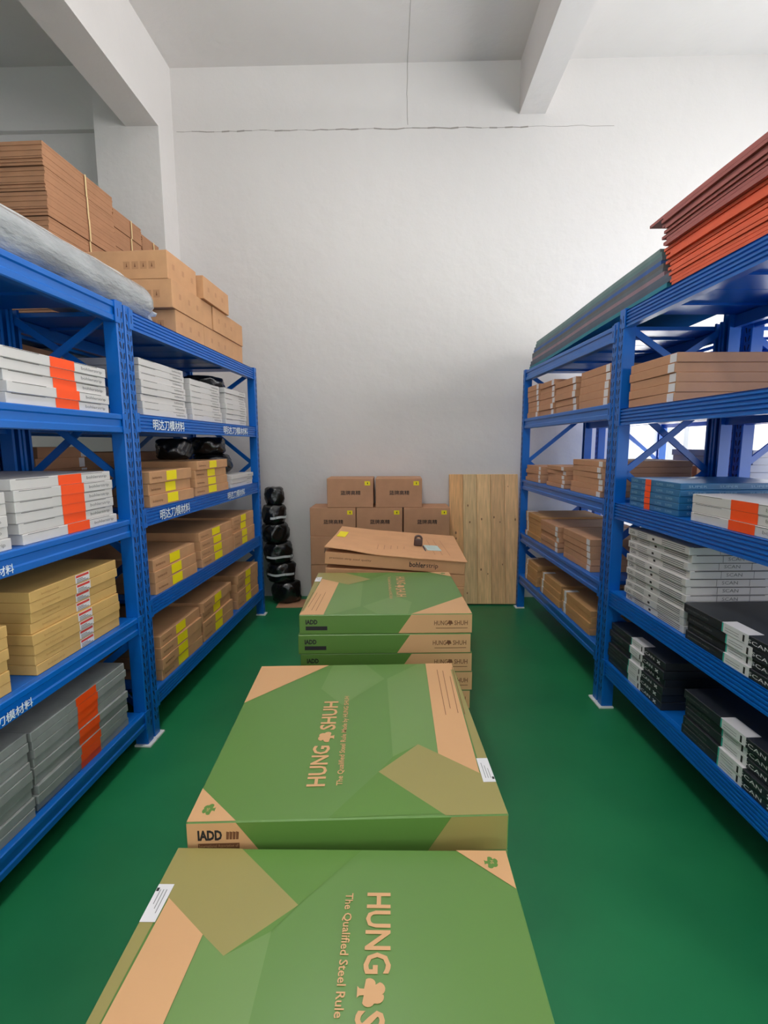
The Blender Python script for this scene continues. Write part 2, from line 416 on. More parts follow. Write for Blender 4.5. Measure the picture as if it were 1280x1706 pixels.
def front_text(m, s_, x, z, w, h, mt, bold=0.0): m.text(s_, (x, -.0008, z), (1, 0, 0), (0, 0, 1), w, h, mt, bold)
def fquad(m, x0, x1, z0, z1, mt, e=.0007): m.poly([(x0, -e, z0), (x1, -e, z0), (x1, -e, z1), (x0, -e, z1)], mt)
def shell(m, w, d, h, mt, seam=None):
    m.box(-w/2, w/2, 0, d, 0, h-.0006, mt, c=.0022)
    if seam:      # flap slots of a die-cut mailer along the top of the front
        for x0, x1 in ((-.46, -.18), (.14, .40)): fquad(m, x0*w, x1*w, h-.0045, h-.0022, seam)

def wrap(m, x0, x1, w, d, h, mt, top=.05, e=.0011):   # band over the front and a little of the top
    m.poly([(x0, -e, .001), (x1, -e, .001), (x1, -e, h+.0002), (x0, -e, h+.0002)], mt)
    if top: m.poly([(x0, -e, h+.0002), (x1, -e, h+.0002), (x1, top, h+.0002), (x0, top, h+.0002)], mt)

SEAM = mat('slot shadow grey', (96, 96, 94), .8)
SEAMG = mat('pale edge grey', (168, 174, 172), .7)
PROTO = {}
def carton_parts(kind, w, d, h):
    k = (kind, round(w, 3), round(d, 3), round(h, 4))
    if k in PROTO: return PROTO[k]
    m = MB(); kids = []
    if kind in ('white_orange', 'white_plain', 'white_blank'):
        shell(m, w, d, h, WHITE, SEAM if kind != 'white_blank' else None)
        tw = .145 if kind == 'white_orange' else .12
        front_text(m, 'bohlerstrip', w/2-.03-tw, h*.26, tw, h*.42, INK)
        if kind == 'white_orange':
            t = MB(); wrap(t, -.055, .09, w, d, h, ORANGE, .0); kids.append(('tape', t.mesh('tape'), 'orange tape band'))
    elif kind == 'kraft_redlabel':
        shell(m, w, d, h, KRAFTY)
        front_text(m, 'bohlerstrip', -w/2+.06, h*.3, .10, h*.3, mat('tan print', (176, 138, 78), .7))
        t = MB(); fquad(t, -.02, .075, .003, h-.003, LABELW, .0011); fquad(t, -.015, .07, h*.62, h*.86, LABELR, .0015)
        for j in range(3): fquad(t, -.012, .065-.018*j, h*(.12+.15*j), h*(.2+.15*j), INK, .0015)
        kids.append(('label_sticker', t.mesh('label_sticker'), 'white sticker with red print'))
    elif kind == 'grey_orange':
        shell(m, w, d, h, GREY, SEAMG)
        t = MB(); wrap(t, -.055, .085, w, d, h, ORANGE, 0); kids.append(('tape', t.mesh('tape'), 'orange tape band'))
    elif kind == 'grey':
        shell(m, w, d, h, GREY, SEAMG)
    elif kind == 'kraft_yellow':
        shell(m, w, d, h, KRAFT)
        front_text(m, 'bohlerstrip', -w/2+.03, h*.3, w*.2, h*.28, INKBR)
        t = MB(); fquad(t, -w*.14, w*.10, h*.12, h*.95, YELLOW, .0012); kids.append(('label_sticker', t.mesh('label_sticker'), 'yellow sticker'))
    elif kind == 'kraft_tape':
        shell(m, w, d, h, KRAFT2)
        t = MB(); x1 = w/2-.004; fquad(t, x1-.055, x1, .003, h-.004, LABELW, .0012)
        kids.append(('label_sticker', t.mesh('label_sticker'), 'white sticker'))
    elif kind == 'kraft_strap':
        shell(m, w, d, h, KRAFTS)
        t = MB(); wrap(t, -w*.42, -w*.33, w, d, h, LABELW, .1); kids.append(('tape', t.mesh('tape'), 'white tape strip'))
    elif kind == 'kraft_plain':
        shell(m, w, d, h, KRAFT2)
    elif kind == 'blue':
        shell(m, w, d, h, BLUEC)
        for xx in (-.46, -.24, .06, .26): front_text(m, 'SUPER', xx*w, h*.3, w*.13, h*.34, BLUEL)
        for j in range(4): m.text('SUPER', (w/2+.0008, .04+.15*j, h*.3), (0, 1, 0), (0, 0, 1), .09, h*.36, BLUEL)
        t = MB(); fquad(t, -.075, -.02, .001, h-.001, ORANGE, .0013); front_text(t, '1', -.052, h*.25, .006, h*.5, INKB)
        tt = t.mesh('label_sticker'); kids.append(('label_sticker', tt, 'orange sticker'))
    elif kind == 'white_scan':
        shell(m, w, d, h, WHITE)
        front_text(m, 'SCAN', -w/2+.02, h*.25, .05, h*.45, INKB)
        for j in range(3):
            fquad(m, -w/2+.10, -w/2+.20, h*(.2+.25*j), h*(.28+.25*j), INK)
            fquad(m, w/2-.22, w/2-.03, h*(.2+.25*j), h*(.30+.25*j), INK)
        fquad(m, -.03, -.01, h*.3, h*.6, INKB)
        x = w/2+.0008
        m.text('SCAN', (x, .17, h*.3), (0, 1, 0), (0, 0, 1), .075, h*.42, INK)
        for q in (.145, .30): m.poly([(x, q, .002), (x, q+.0015, .002), (x, q+.0015, h-.003), (x, q, h-.003)], INKB)
        m.poly([(x, .02, h-.004), (x, d*.6, h-.004), (x, d*.6, h-.001), (x, .02, h-.001)], INKB)
    elif kind == 'black':
        shell(m, w, d, h, BLACKC)
        front_text(m, 'precision rules', -w/2+.02, h*.3, .15, h*.3, INK)
        front_text(m, 'SCAN', w/2-.21, h*.3, .11, h*.36, LABELW); front_text(m, '✖', w/2-.075, h*.25, .03, h*.45, LABELW)
        t = MB(); x0, x1 = -w*.08, w*.16; wrap(t, x0, x1, w, d, h, LABELW, .06, .0012)
        fquad(t, x0, x0+.008, .002, h-.001, TEAL, .0018); fquad(t, x1-.03, x1-.02, h*.15, h*.8, INKB, .0018)
        for j in range(2): fquad(t, x0+.018, x1-.05, h*(.3+.25*j), h*(.34+.25*j), INK, .0018)
        kids.append(('label_sticker', t.mesh('label_sticker'), 'white sticker with teal edge'))
    elif kind == 'long_carton':
        shell(m, w, d, h, KRAFT)
        # handling marks on the face looking down the aisle (-X side) and the front
        x = -w/2-.0008
        for j in range(4):
            y = .08+.055*j
            m.poly([(x, y, h*.35), (x, y+.042, h*.35), (x, y+.042, h*.62), (x, y, h*.62)], mat('mark pale', (176, 130, 92), .7))
            m.poly([(x-.0004, y+.016, h*.42), (x-.0004, y+.026, h*.42), (x-.0004, y+.021, h*.58)], INKBR)
        for j in range(3): fquad(m, -w*.35+.13*j, -w*.35+.13*j+.03, h*.42, h*.62, mat('mark brown', (180, 132, 94), .7))
    PROTO[k] = (m.mesh('carton'), kids); return PROTO[k]

NTH = ['second', 'third', 'fourth', 'fifth', 'sixth', 'seventh', 'eighth', 'ninth', 'tenth', 'eleventh', 'twelfth', 'thirteenth']
def ordw(i, n):                          # i counted from the bottom
    k = n-1-i
    if n == 1: return 'single'
    if k == 0: return 'topmost'
    if i == 0: return 'lowest'
    return NTH[k-1] + ' from top'
GROUPS = {}
def stack(side, kind, u0, u1, v, z0, n, h, d, what, where, group, ju=.006, jv=.008, jr=.010, shifts=None):
    w = u1-u0; me, kids = carton_parts(kind, w, d, h)
    for i in range(n):
        du, dv, jr_ = random.uniform(-ju, ju), random.uniform(-jv, jv), random.uniform(-jr, jr)
        if shifts: du += shifts.get(i, 0)
        p, rz = place(side, (u0+u1)/2+du, v+dv, z0+i*h+.0003, jr_)
        o = obj('carton', me, None, p, rz)
        tag(o, '%s, %s, %s' % (what, ordw(i, n), where), 'carton', group)
        for nm, km, lb in kids:
            c = obj(nm, km, o); c['label'] = lb
# ---- left near rack
stack('L', 'white_orange', -.758, -.14, .03, 1.827, 5, .0418, .58, 'white flat carton with orange tape', 'second deck of near left rack', 'white taped cartons high on the near left rack', shifts={4: -.02, 3: -.015})
stack('L', 'white_plain', -1.42, -.80, .05, 1.827, 4, .0418, .58, 'plain white flat carton', 'nearest stack, second deck, left rack', 'white cartons at the near end of the left rack')
stack('L', 'white_orange', -.765, -.165, .03, 1.287, 6, .0430, .58, 'white flat carton with orange tape', 'middle deck of near left rack', 'white taped cartons on the middle deck', shifts={0: .02, 1: .012, 5: -.015, 4: -.01})
stack('L', 'white_plain', -1.41, -.81, .03, 1.287, 5, .0430, .58, 'white flat carton', 'nearest stack on middle left deck', 'white cartons at the near end of the middle deck')
stack('L', 'kraft_redlabel', -.748, -.185, .03, .751, 8, .0436, .58, 'tan flat carton with red sticker', 'fourth deck of near left rack', 'tan labelled cartons')
stack('L', 'kraft_redlabel', -1.46, -.872, .03, .751, 6, .0436, .58, 'tan flat carton', 'shorter stack at the picture edge, fourth left deck', 'tan cartons at the near end')
stack('L', 'grey_orange', -.815, -.185, .03, .203, 9, .0385, .58, 'grey flat carton with orange tape', 'bottom deck of near left rack', 'grey taped cartons', jr=.016)
stack('L', 'grey', -1.46, -.830, .03, .203, 9, .0395, .58, 'plain grey flat carton', 'nearest stack, bottom left deck', 'plain grey cartons', jr=.016)
# ---- left far rack
stack('L', 'white_plain', .17, .70, .03, 1.838, 8, .0390, .56, 'white flat carton', 'first and tallest white stack, far left rack', 'white cartons on the far left rack, first stack')
stack('L', 'white_plain', .79, 1.30, .03, 1.838, 7, .0400, .56, 'white flat carton', 'middle white stack, far left rack', 'white cartons on the far left rack, middle stack')
stack('L', 'white_plain', 1.39, 1.86, .03, 1.838, 7, .0410, .56, 'white flat carton', 'white stack nearest the back wall, far left rack', 'white cartons on the far left rack, last stack')
stack('L', 'kraft_yellow', .16, .70, .02, 1.317, 3, .0680, .56, 'kraft carton, yellow sticker', 'first stack, middle deck, far left rack', 'yellow stickered cartons, middle deck, first stack', jr=.02)
stack('L', 'kraft_yellow', .77, 1.34, .02, 1.317, 4, .0605, .56, 'kraft carton, yellow sticker', 'second stack, middle deck, far left rack', 'yellow stickered cartons, middle deck, second stack', jr=.03)
stack('L', 'white_blank', 1.42, 1.96, .02, 1.317, 3, .0350, .50, 'white flat carton under black bundles', 'middle deck, far left rack', 'white cartons beside the far left upright')
stack('L', 'kraft_yellow', .16, .69, .02, .804, 3, .0690, .56, 'kraft carton, yellow sticker', 'first stack, fourth deck, far left rack', 'yellow stickered cartons, fourth deck, first stack', jr=.02)
stack('L', 'kraft_yellow', .79, 1.38, .02, .804, 4, .0625, .56, 'kraft carton, yellow sticker', 'middle stack, fourth deck, far left rack', 'yellow stickered cartons, fourth deck, middle stack', jr=.02)
stack('L', 'kraft_yellow', 1.41, 1.94, .02, .804, 4, .0660, .56, 'kraft carton, yellow sticker', 'stack nearest the wall, fourth deck, far left rack', 'yellow stickered cartons, fourth deck, last stack', jr=.02)
stack('L', 'kraft_yellow', .17, .715, .02, .268, 4, .0685, .56, 'kraft carton, yellow sticker', 'first stack, bottom deck, far left rack', 'yellow stickered cartons, bottom deck, first stack', jr=.02)
stack('L', 'kraft_yellow', .75, 1.31, .02, .268, 4, .0720, .56, 'kraft carton, yellow sticker', 'middle stack, bottom deck, far left rack', 'yellow stickered cartons, bottom deck, middle stack', jr=.02)
stack('L', 'kraft_yellow', 1.45, 1.98, .02, .268, 4, .0740, .56, 'kraft carton, yellow sticker', 'stack nearest the wall, bottom deck, far left rack', 'yellow stickered cartons, bottom deck, last stack', jr=.02)
# ---- right far rack (u grows towards the back wall, carton x runs the other way)
def r(kind, a, b, z, n, h, what, where, grp, v=.03, d=.58, **k): stack('R', kind, a, b, v, z, n, h, d, what, where, grp, **k)
BR = 'brown carton, white sticker'
r('kraft_tape', 1.50, 1.82, 1.911, 6, .0490, BR, 'stack by the wall, second deck, far right rack', 'brown cartons, second deck, wall stack')
r('kraft_tape', 1.115, 1.48, 1.911, 6, .0470, BR, 'third stack from the upright, second deck, right rack', 'brown cartons, second deck, third stack')
r('kraft_tape', .66, 1.08, 1.911, 5, .0490, BR, 'second stack from the upright, second deck, right rack', 'brown cartons, second deck, second stack')
r('kraft_tape', .14, .59, 1.911, 5, .0510, BR, 'stack beside the upright, second deck, far right rack', 'brown cartons, second deck, first stack')
r('kraft_tape', 1.37, 1.80, 1.321, 4, .0370, BR, 'wall stack, middle deck, far right rack', 'brown cartons, middle deck, wall stack', jr=.03)
r('kraft_tape', .81, 1.215, 1.321, 5, .0345, BR, 'middle stack, middle deck, far right rack', 'brown cartons, middle deck, centre stack', jr=.03)
r('kraft_tape', .17, .665, 1.321, 6, .0395, BR, 'stack beside the upright, middle deck, far right rack', 'brown cartons, middle deck, first stack', jr=.03)
r('kraft_strap', 1.31, 1.76, .793, 5, .0460, 'large tan carton', 'stack by the wall, fourth deck, far right rack', 'tan cartons, fourth deck, wall stack', jr=.006)
r('kraft_tape', .88, 1.30, .793, 5, .0430, BR, 'middle stack, fourth deck, far right rack', 'brown cartons, fourth deck, centre stack', jr=.006)
r('kraft_tape', .28, .77, .793, 5, .0460, BR, 'stack beside the upright, fourth deck, far right rack', 'brown cartons, fourth deck, first stack', jr=.006)
r('kraft_strap', 1.36, 1.70, .366, 4, .0500, 'tan carton, white strap', 'stack by the wall, bottom deck, far right rack', 'strapped cartons, bottom deck, wall stack')
r('kraft_strap', .79, 1.26, .366, 3, .0590, 'tan carton, white strap', 'middle stack, bottom deck, far right rack', 'strapped cartons, bottom deck, centre stack')
r('kraft_strap', .22, .74, .366, 4, .0430, 'tan carton, white strap', 'stack beside the upright, bottom deck, far right rack', 'strapped cartons, bottom deck, first stack')
# ---- right near rack
r('kraft_tape', -.555, -.115, 1.870, 5, .0470, 'long brown carton with white sticker', 'second deck of near right rack', 'long brown cartons on the near right rack', d=.62, jr=.012)
r('blue', -.655, -.195, 1.318, 5, .0325, 'blue carton with orange sticker', 'middle deck of near right rack', 'blue cartons', d=.60, ju=.002, jv=.002, jr=.004)
r('white_orange', -1.36, -.755, 1.318, 3, .0410, 'pale grey carton with red tape', 'before blue cartons, near right rack', 'grey taped cartons beside the blue stack', d=.56)
r('white_scan', -.77, -.215, .774, 11, .0382, 'white printed carton', 'tall white stack, fourth deck, near right rack', 'white printed cartons', d=.62, ju=.008)
r('black', -1.42, -.815, .774, 4, .0415, 'black carton with white sticker', 'fourth deck of near right rack', 'black cartons beside the white stack', d=.58, v=.01, shifts={3: .015})
r('black', -.66, -.08, .320, 6, .0425, 'black carton with white sticker', 'far stack, bottom deck, near right rack', 'black cartons, far stack of the bottom deck', d=.58, v=.02)
r('black', -1.42, -.835, .320, 5, .0430, 'black carton with white sticker', 'near stack, bottom deck, near right rack', 'black cartons, near stack of the bottom deck', d=.58, v=.02)
# ---- rear racks, seen through the front ones
stack('L', 'kraft_tape', .30, .74, .78, 1.317, 5, .0690, .55, 'shaded carton, pale sticker', 'rear left rack, behind the first stack', 'cartons on the rear left rack, first stack')
stack('L', 'kraft_tape', 1.2, 1.95, .78, 1.317, 4, .0750, .55, 'shaded carton, pale sticker', 'rear left rack, second stack', 'cartons on the rear left rack, second stack')
for lv_, (ua, ub, nn, hh, wd) in ((1.827, (-1.05, -.12, 3, .145, 'second deck')), (1.287, (-1.02, -.15, 3, .144, 'middle deck')), (.751, (-.95, -.12, 3, .135, 'fourth deck'))):  # all but the middle deck added to block light behind the rack
    stack('L', 'kraft_plain', ua, ub, .78, lv_, nn, hh, .56, 'shaded brown carton behind white cartons', 'rear left rack, near bay, %s' % wd, 'brown cartons, rear left rack, near bay, ' + wd)
for lv_, (ua, ub, nn, hh, wd) in ((1.838, (.25, 1.15, 3, .138, 'second deck')), (.804, (.25, 1.15, 3, .132, 'fourth deck')), (.268, (.25, 1.15, 3, .138, 'bottom deck'))):  # added cartons that block light and darken the far bay
    stack('L', 'kraft_plain', ua, ub, .78, lv_, nn, hh, .56, 'shaded brown carton', 'rear left rack, far bay, %s' % wd, 'brown cartons, rear left rack, far bay, ' + wd)
r('kraft_plain', .42, 1.34, 1.321, 3, .0640, 'shaded brown carton', 'rear right rack, behind the blue cartons', 'brown cartons on the rear right rack', v=.80, d=.30)
r('white_blank', .34, 1.25, 1.321, 6, .0500, 'pale carton lit by the window', 'rear right rack, behind the brown ones', 'pale cartons on the rear right rack', v=1.12, d=.28)
r('white_blank', 1.10, 1.46, .793, 4, .0400, 'white carton glimpsed beside the right upright', 'rear right rack', 'white cartons on the rear right rack', v=.80, d=.50)
r('kraft_plain', .25, 1.0, .793, 5, .0430, 'dark brown carton', 'rear right rack, behind the tall white stack', 'dark cartons on the rear right rack', v=.80, d=.50)
# ---- top of the left racks: long cartons
def one(side, kind, u0, u1, v, z, h, d, label, group, jit=0.0):
    me, kids = carton_parts(kind, u1-u0, d, h); p, rz = place(side, (u0+u1)/2, v, z+.0005, jit)
    o = obj('carton', me, None, p, rz); tag(o, label, 'carton', group); return o
TG = 'long cartons on top of the far left rack'
one('L', 'long_carton', .69, 1.12, .06, 2.366, .170, .52, 'long kraft carton, lowest row on far left rack, near end', TG)
one('L', 'long_carton', 1.125, 1.93, .06, 2.366, .170, .52, 'long kraft carton, lowest row on far left rack, wall end', TG)
one('L', 'long_carton', .648, 1.27, .055, 2.5365, .174, .54, 'long kraft carton, middle row on far left rack, near end', TG, .004)
one('L', 'long_carton', 1.28, 1.92, .05, 2.5365, .174, .54, 'long kraft carton, middle row on far left rack, wall end', TG)
one('L', 'long_carton', .645, 1.05, .07, 2.711, .170, .56, 'topmost long kraft carton with printed handling marks, facing the aisle', TG, -.01)
one('L', 'long_carton', 1.08, 1.56, .03, 2.711, .158, .40, 'small upper kraft carton beyond the topmost long carton', TG)

# bundles of flattened cartons on the rear left rack
def bundle_mesh(w, d, h, seed):
    rnd = random.Random(seed); m = MB(); n = 13; t = h/n
    m2 = [KRAFTB, KRAFTB]
    for i in range(n):
        a, b, c = rnd.uniform(-.006, .006), rnd.uniform(-.006, .006), rnd.uniform(0, .008)
        m.box(-w/2+a, w/2+b, c*.25, d+a, i*t+(.004 if i == 0 else .0001), (i+1)*t-.0001, m2[i % 2 if rnd.random() < .5 else 0])
    s = MB(); x0, x1 = .03, .045
    s.poly([(x0, -.009, .001), (x1, -.009, .001), (x1, -.009, h), (x0, -.009, h)], mat('straw strap', (214, 190, 140), .6))
    return m.mesh('cardboard_bundle'), s.mesh('strap')
def bundles(u0, u1, v, n, h, d, what, group, seed, tilt=0.0):
    me, st = bundle_mesh(u1-u0, d, h, seed)
    for i in range(n):
        p, rz = place('L', (u0+u1)/2+random.uniform(-.004, .004), v+random.uniform(-.005, .005), 2.366+i*h+.0004, random.uniform(-.003, .003))
        o = obj('cardboard_bundle', me, None, p, rz); tag(o, 'strapped bundle of flat cardboard, %s %s' % (ordw(i, n), what), 'cardboard bundle', group)
        obj('strap', st, o)
bundles(.62, 1.325, .80, 8, .1440, .36, 'tallest pile on rear left rack', 'cardboard bundles, tall pile', 1)
bundles(.60, 1.30, 1.185, 8, .1435, .24, 'hindmost pile on rear left rack', 'cardboard bundles, hindmost pile', 4)
bundles(1.352, 1.745, .82, 8, .1375, .36, 'narrow pile behind the tall one', 'cardboard bundles, narrow pile', 2)
bundles(1.772, 2.05, .83, 8, .1340, .36, 'pile nearest the column', 'cardboard bundles, column pile', 3)

# ---- wrapped rolls on the near left rack
def roll_mesh(u0, u1, rad, seed, mt):
    rnd = random.Random(seed); m = MB(); n = 90; k = 40; vs = []
    ph = [rnd.uniform(0, 6.28) for _ in range(8)]
    for i in range(n+1):
        t = i/n; x = u0+(u1-u0)*t
        e = min(1, (1-t)*n/2.2); rr = rad*(.80+.20*math.sqrt(max(0, 1-(1-e)**2)))
        for j in range(k):
            a = 2*pi*j/k
            w = .985+.4*(.04*sin(5*a+ph[0]+t*9)*sin(t*31+ph[1])+.03*sin(3*a+ph[2]-t*17)+.03*sin(t*60+ph[3]+2*a)*sin(7*a+ph[4]+t*23))
            q = rr*w; zz = q*sin(a)
            vs.append((x, q*cos(a), max(zz, -rad*.93)+rad*.93))
    fs = [(i*k+j, i*k+(j+1) % k, (i+1)*k+(j+1) % k, (i+1)*k+j) for i in range(n) for j in range(k)]
    fs += [tuple(range(k))[::-1], tuple(n*k+j for j in range(k))]
    m.add(vs, fs, mt); return m.mesh('wrapped_roll', True)
def tail_mesh(u1, rad, seed):
    rnd = random.Random(seed); m = MB(); n = 20; vs = []
    for i in range(4):
        for j in range(n):
            a = 2*pi*j/n; q = rad*(.78, .62, .5, .56)[i]*(1+(.06+.1*i)*sin(7*a+i*1.3)+rnd.uniform(-.05, .05))
            vs.append((u1-.004+.022*i+rnd.uniform(-.005, .005), q*cos(a), rad*.93+q*sin(a)*.9-.012*i))
    m.add(vs, [(i*n+j, i*n+(j+1) % n, (i+1)*n+(j+1) % n, (i+1)*n+j) for i in range(3) for j in range(n)] + [tuple(3*n+j for j in range(n))], FILM2)
    return m.mesh('wrap_tail', True)
for (u0, u1, v, rad, lab, seed) in ((-1.9, .36, .110, .098, 'grey roll in shiny plastic wrap lying along the front edge of the left rack', 3),
                                    (-1.9, .53, .388, .178, 'paler plastic wrapped roll lying behind the front roll on the left rack', 5)):
    p, rz = place('L', 0, v, 2.3855); o = obj('wrapped_roll', roll_mesh(u0, u1, rad, seed, FILM if rad < .12 else FILMP), None, p, rz); tag(o, lab, 'roll', 'plastic wrapped rolls')
    obj('wrap_tail', tail_mesh(u1, rad, seed), o)

# ---- sheets on top of the right racks
def sheet_mesh(w, d, t, amp, off, mt, tip=0.0):
    m = MB(); n = 26; k = 5; p1, p2 = 1.3, 4.1; top = []; bot = []
    for i in range(n+1):
        for j in range(k+1):
            x = -w/2+w*i/n; y = d*j/k + (tip*(1-j/k) if False else 0)
            if i == 0: x -= tip*(1-j/k)
            z = amp*(sin((x-off)*2.1+p1)+.5*sin((x-off)*4.7+p2)+.4*sin(y*5+p1)) * .5
            top.append((x, y, z+t)); bot.append((x, y, z))
    q = lambda i, j: i*(k+1)+j; N = len(top); fs = []
    for i in range(n):
        for j in range(k):
            fs.append((q(i, j), q(i+1, j), q(i+1, j+1), q(i, j+1))); fs.append((N+q(i, j), N+q(i, j+1), N+q(i+1, j+1), N+q(i+1, j)))
        fs.append((N+q(i, 0), N+q(i+1, 0), q(i+1, 0), q(i, 0))); fs.append((q(i, k), q(i+1, k), N+q(i+1, k), N+q(i, k)))
    for j in range(k):
        fs.append((q(0, j), q(0, j+1), N+q(0, j+1), N+q(0, j))); fs.append((N+q(n, j), N+q(n, j+1), q(n, j+1), q(n, j)))
    m.add(top+bot, fs, mt); return m
FOAM = [('teal', (28, 118, 128)), ('dark grey', (74, 78, 88)), ('dark grey', (82, 84, 92)), ('dusty pink', (150, 112, 116)), ('grey', (92, 96, 98)), ('brownish grey', (92, 86, 80)),
        ('blue', (52, 84, 150)), ('grey', (96, 104, 108)), ('grey green', (98, 124, 116)), ('green grey', (120, 138, 130))]
FOAM = [(n_, tuple(int(v*.86+q_) for v, q_ in zip(c_, (16, 24, 30)))) for n_, c_ in FOAM]
z = 2.366
for i, (cn, c) in enumerate(FOAM):
    t = .0262
    a0 = -.36+.02*i + random.uniform(-.015, .015) - (.08 if i in (1, 2) else 0); a1 = 1.93 + random.uniform(-.03, .03)
    m = sheet_mesh(a1-a0, .58, t-.003, .006, (a0+a1)/2, mat('foam %s %d' % (cn, i), c, .7, .08, 12))
    p, rz = place('R', (a0+a1)/2, .06+.006*i, z+.0525+.031*(.785-(a0+a1)/2))
    o = m.build('foam_sheet'); o.location = p; o.rotation_euler = (0, -.031, rz)
    tag(o, '%s foam sheet on far right rack, %s of the pile' % (cn, ordw(i, len(FOAM))), 'foam sheet', 'foam sheets on the far right rack'); z += t
OR1 = mat('orange plastic sheet', (228, 96, 58), .5, .08, 5)
OR1_SHADE = mat('brick plastic sheet', (164, 92, 86), .5, .08, 5)  # shade on the upper orange sheets, painted in as a darker red
z = 2.4285; NS = 22
for i in range(NS):
    t = .0172
    a1 = -.47 + (.0, .02, .015, .03, .01, .06, .04, .075, .05, .03, .09, .10, .07, .11, .09, .13, .10, .08, .12, .11, .10, .25)[i]
    a0 = -1.95 + random.uniform(-.02, .02)
    m = sheet_mesh(a1-a0, .60, t*.8, .006, (a0+a1)/2, OR1 if i < 12 else OR1_SHADE, .02)
    p, rz = place('R', (a0+a1)/2, .035+random.uniform(-.012, .012), z+.010)
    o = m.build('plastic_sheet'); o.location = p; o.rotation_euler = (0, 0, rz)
    tag(o, '%s plastic sheet on near right rack, %s of the pile' % ('orange' if i < 12 else 'brick red', ordw(i, NS) if i < 1 or NS-1-i < 13 else NTH[i-1] + ' from bottom'), 'plastic sheet', 'orange plastic sheets on the near right rack'); z += t

# ------------------------------------------------------------------ centre of the aisle: printed cartons
BWD, BDP = .805, .862
def tree(m, P, sc, mt):                   # canopy of round lobes on a short trunk, drawn as one outline
    pts = []
    lobes = [(-.30, .42, .22), (-.12, .72, .26), (.18, .70, .24), (.32, .40, .22)]
    for k, (cx, cy, rr) in enumerate(lobes):
        for j in range(7):
            a = radians(215-50*k - j*22); pts.append((cx+rr*cos(a), cy+rr*sin(a)))
    pts += [(.12, .24), (.13, .08), (.22, 0), (-.22, 0), (-.13, .08), (-.12, .24)]
    m.poly([P(x*sc, y*sc) for x, y in pts], mt)
def hs_carton(h, full, near=False):
    t0, tl, tp, s0, sl, bl = (.1375, .195, .368, .402, .19, .553) if near else (.118, .182, .345, .385, .178, .478)
    m = MB(); w, d = BWD, BDP; x0 = 0
    m.box(0, w, 0, d, 0, h-.0005, G1, c=.003)
    if full:
        z = h
        def T(pts, mt, e): m.poly([(x, y, z+e) for x, y in pts], mt)
        T([(.27, .66), (.357, .538), (.514, .73), (.44, .858), (.30, .858)], G2, .0002)
        T([(.524, .73), (.66, .858), (.69, .858), (.66, .25), (.605, .298), (.524, .24)], G2, .0002)
        T([(.352, .004), (.48, .173), (.524, .24), (.605, .298), (.646, .009)], GDK, .0002)
        T([(.48, .173), (.605, .298), (.661, .25), (.772, .157), (.803, .119), (.803, .002), (.646, .002)], GOL, .0004)
        T([(.772, .157), (.803, .119), (.803, .775), (.802, .80), (.79, .80)], GOL, .0004)
        T([(.692, .859), (.803, .859), (.802, .80), (.79, .80), (.766, .157), (.661, .25)], PKRAFT, .0006)
        T([(.002, .859), (.284, .859), (.002, .565)], PKRAFT, .0006)
        T([(.002, .122), (.123, .002), (.002, .002)], PKRAFT, .0006)
        # lettering runs along the depth, tops of the letters towards -X
        m.text('HUNG', (.333, t0, z+.0009), (0, 1, 0), (-1, 0, 0), tl, .052, PKRAFT, .022)
        m.text('SHUH', (.343, s0, z+.0009), (0, 1, 0), (-1, 0, 0), sl, .052, PKRAFT, .022)
        tree(m, lambda a, b: (.342-b*1.0, tp+a, z+.0009), .052, PKRAFT)
        m.text('The Qualified Steel Rule Made by HUNG SHUH', (.385, t0+.002, z+.0009), (0, 1, 0), (-1, 0, 0), bl, .022, PKRAFT, .012)
        tree(m, lambda a, b: (.060-b*.9, .042+a, z+.0009), .036, GDK)
        m.text('HS', (.046, .036, z+.0012), (0, 1, 0), (-1, 0, 0), .011, .008, PKRAFT)
        for q, (a, b) in enumerate(((.46, .80), (.50, .79), (.47, .74), (.46, .82))):
            x = .716+.022*q; m.poly([(x, a, z+.001), (x+.002, a, z+.001), (x+.018, b, z+.001), (x+.016, b, z+.001)], INKBR)
    # long face looking to -Y
    def F(pts, mt, e): m.poly([(x, -e, zz) for x, zz in pts], mt)
    F([(.002, .003), (.002, h-.003), (.123, h-.003), (.19, .003)], PKRAFT, .0005)
    F([(.60, .003), (.66, h-.003), (.802, h-.003), (.802, .003)], GOL, .0004)
    m.text('IADD', (.028, -.0009, h*.50), (1, 0, 0), (0, 0, 1), .06, h*.28, INKB, .045)
    for k in range(4): F([(.098+.008*k, h*.52), (.104+.008*k, h*.52), (.106+.008*k, h*.72), (.099+.008*k, h*.74)], INKBR, .0009)
    F([(.028, h*.17), (.13, h*.17), (.13, h*.42), (.028, h*.42)], INKBR, .0008)
    m.text('International Association of', (.031, -.0011, h*.31), (1, 0, 0), (0, 0, 1), .096, h*.08, PKRAFT)
    m.text('Diecutting and Diemaking', (.031, -.0011, h*.19), (1, 0, 0), (0, 0, 1), .096, h*.08, PKRAFT)
    # long face looking to +Y
    def B(pts, mt, e): m.poly([(x, d+e, zz) for x, zz in reversed(pts)], mt)
    B([(.002, .003), (.002, h-.003), (.284, h-.003), (.345, .003)], PKRAFT, .0005)
    m.text('HUNG', (.178, d+.0009, h*.42), (-1, 0, 0), (0, 0, 1), .062, h*.24, INKBR, .01)
    tree(m, lambda a, b: (.104-a, d+.0009, h*.42+b), .024, INKBR)
    m.text('SHUH', (.084, d+.0009, h*.42), (-1, 0, 0), (0, 0, 1), .062, h*.24, INKBR, .01)
    B([(.022, h*.26), (.022, h*.29), (.17, h*.29), (.17, h*.26)], INKBR, .0009)
    m.text('IADD', (.775, d+.0009, h*.52), (-1, 0, 0), (0, 0, 1), .055, h*.24, INKB, .045)
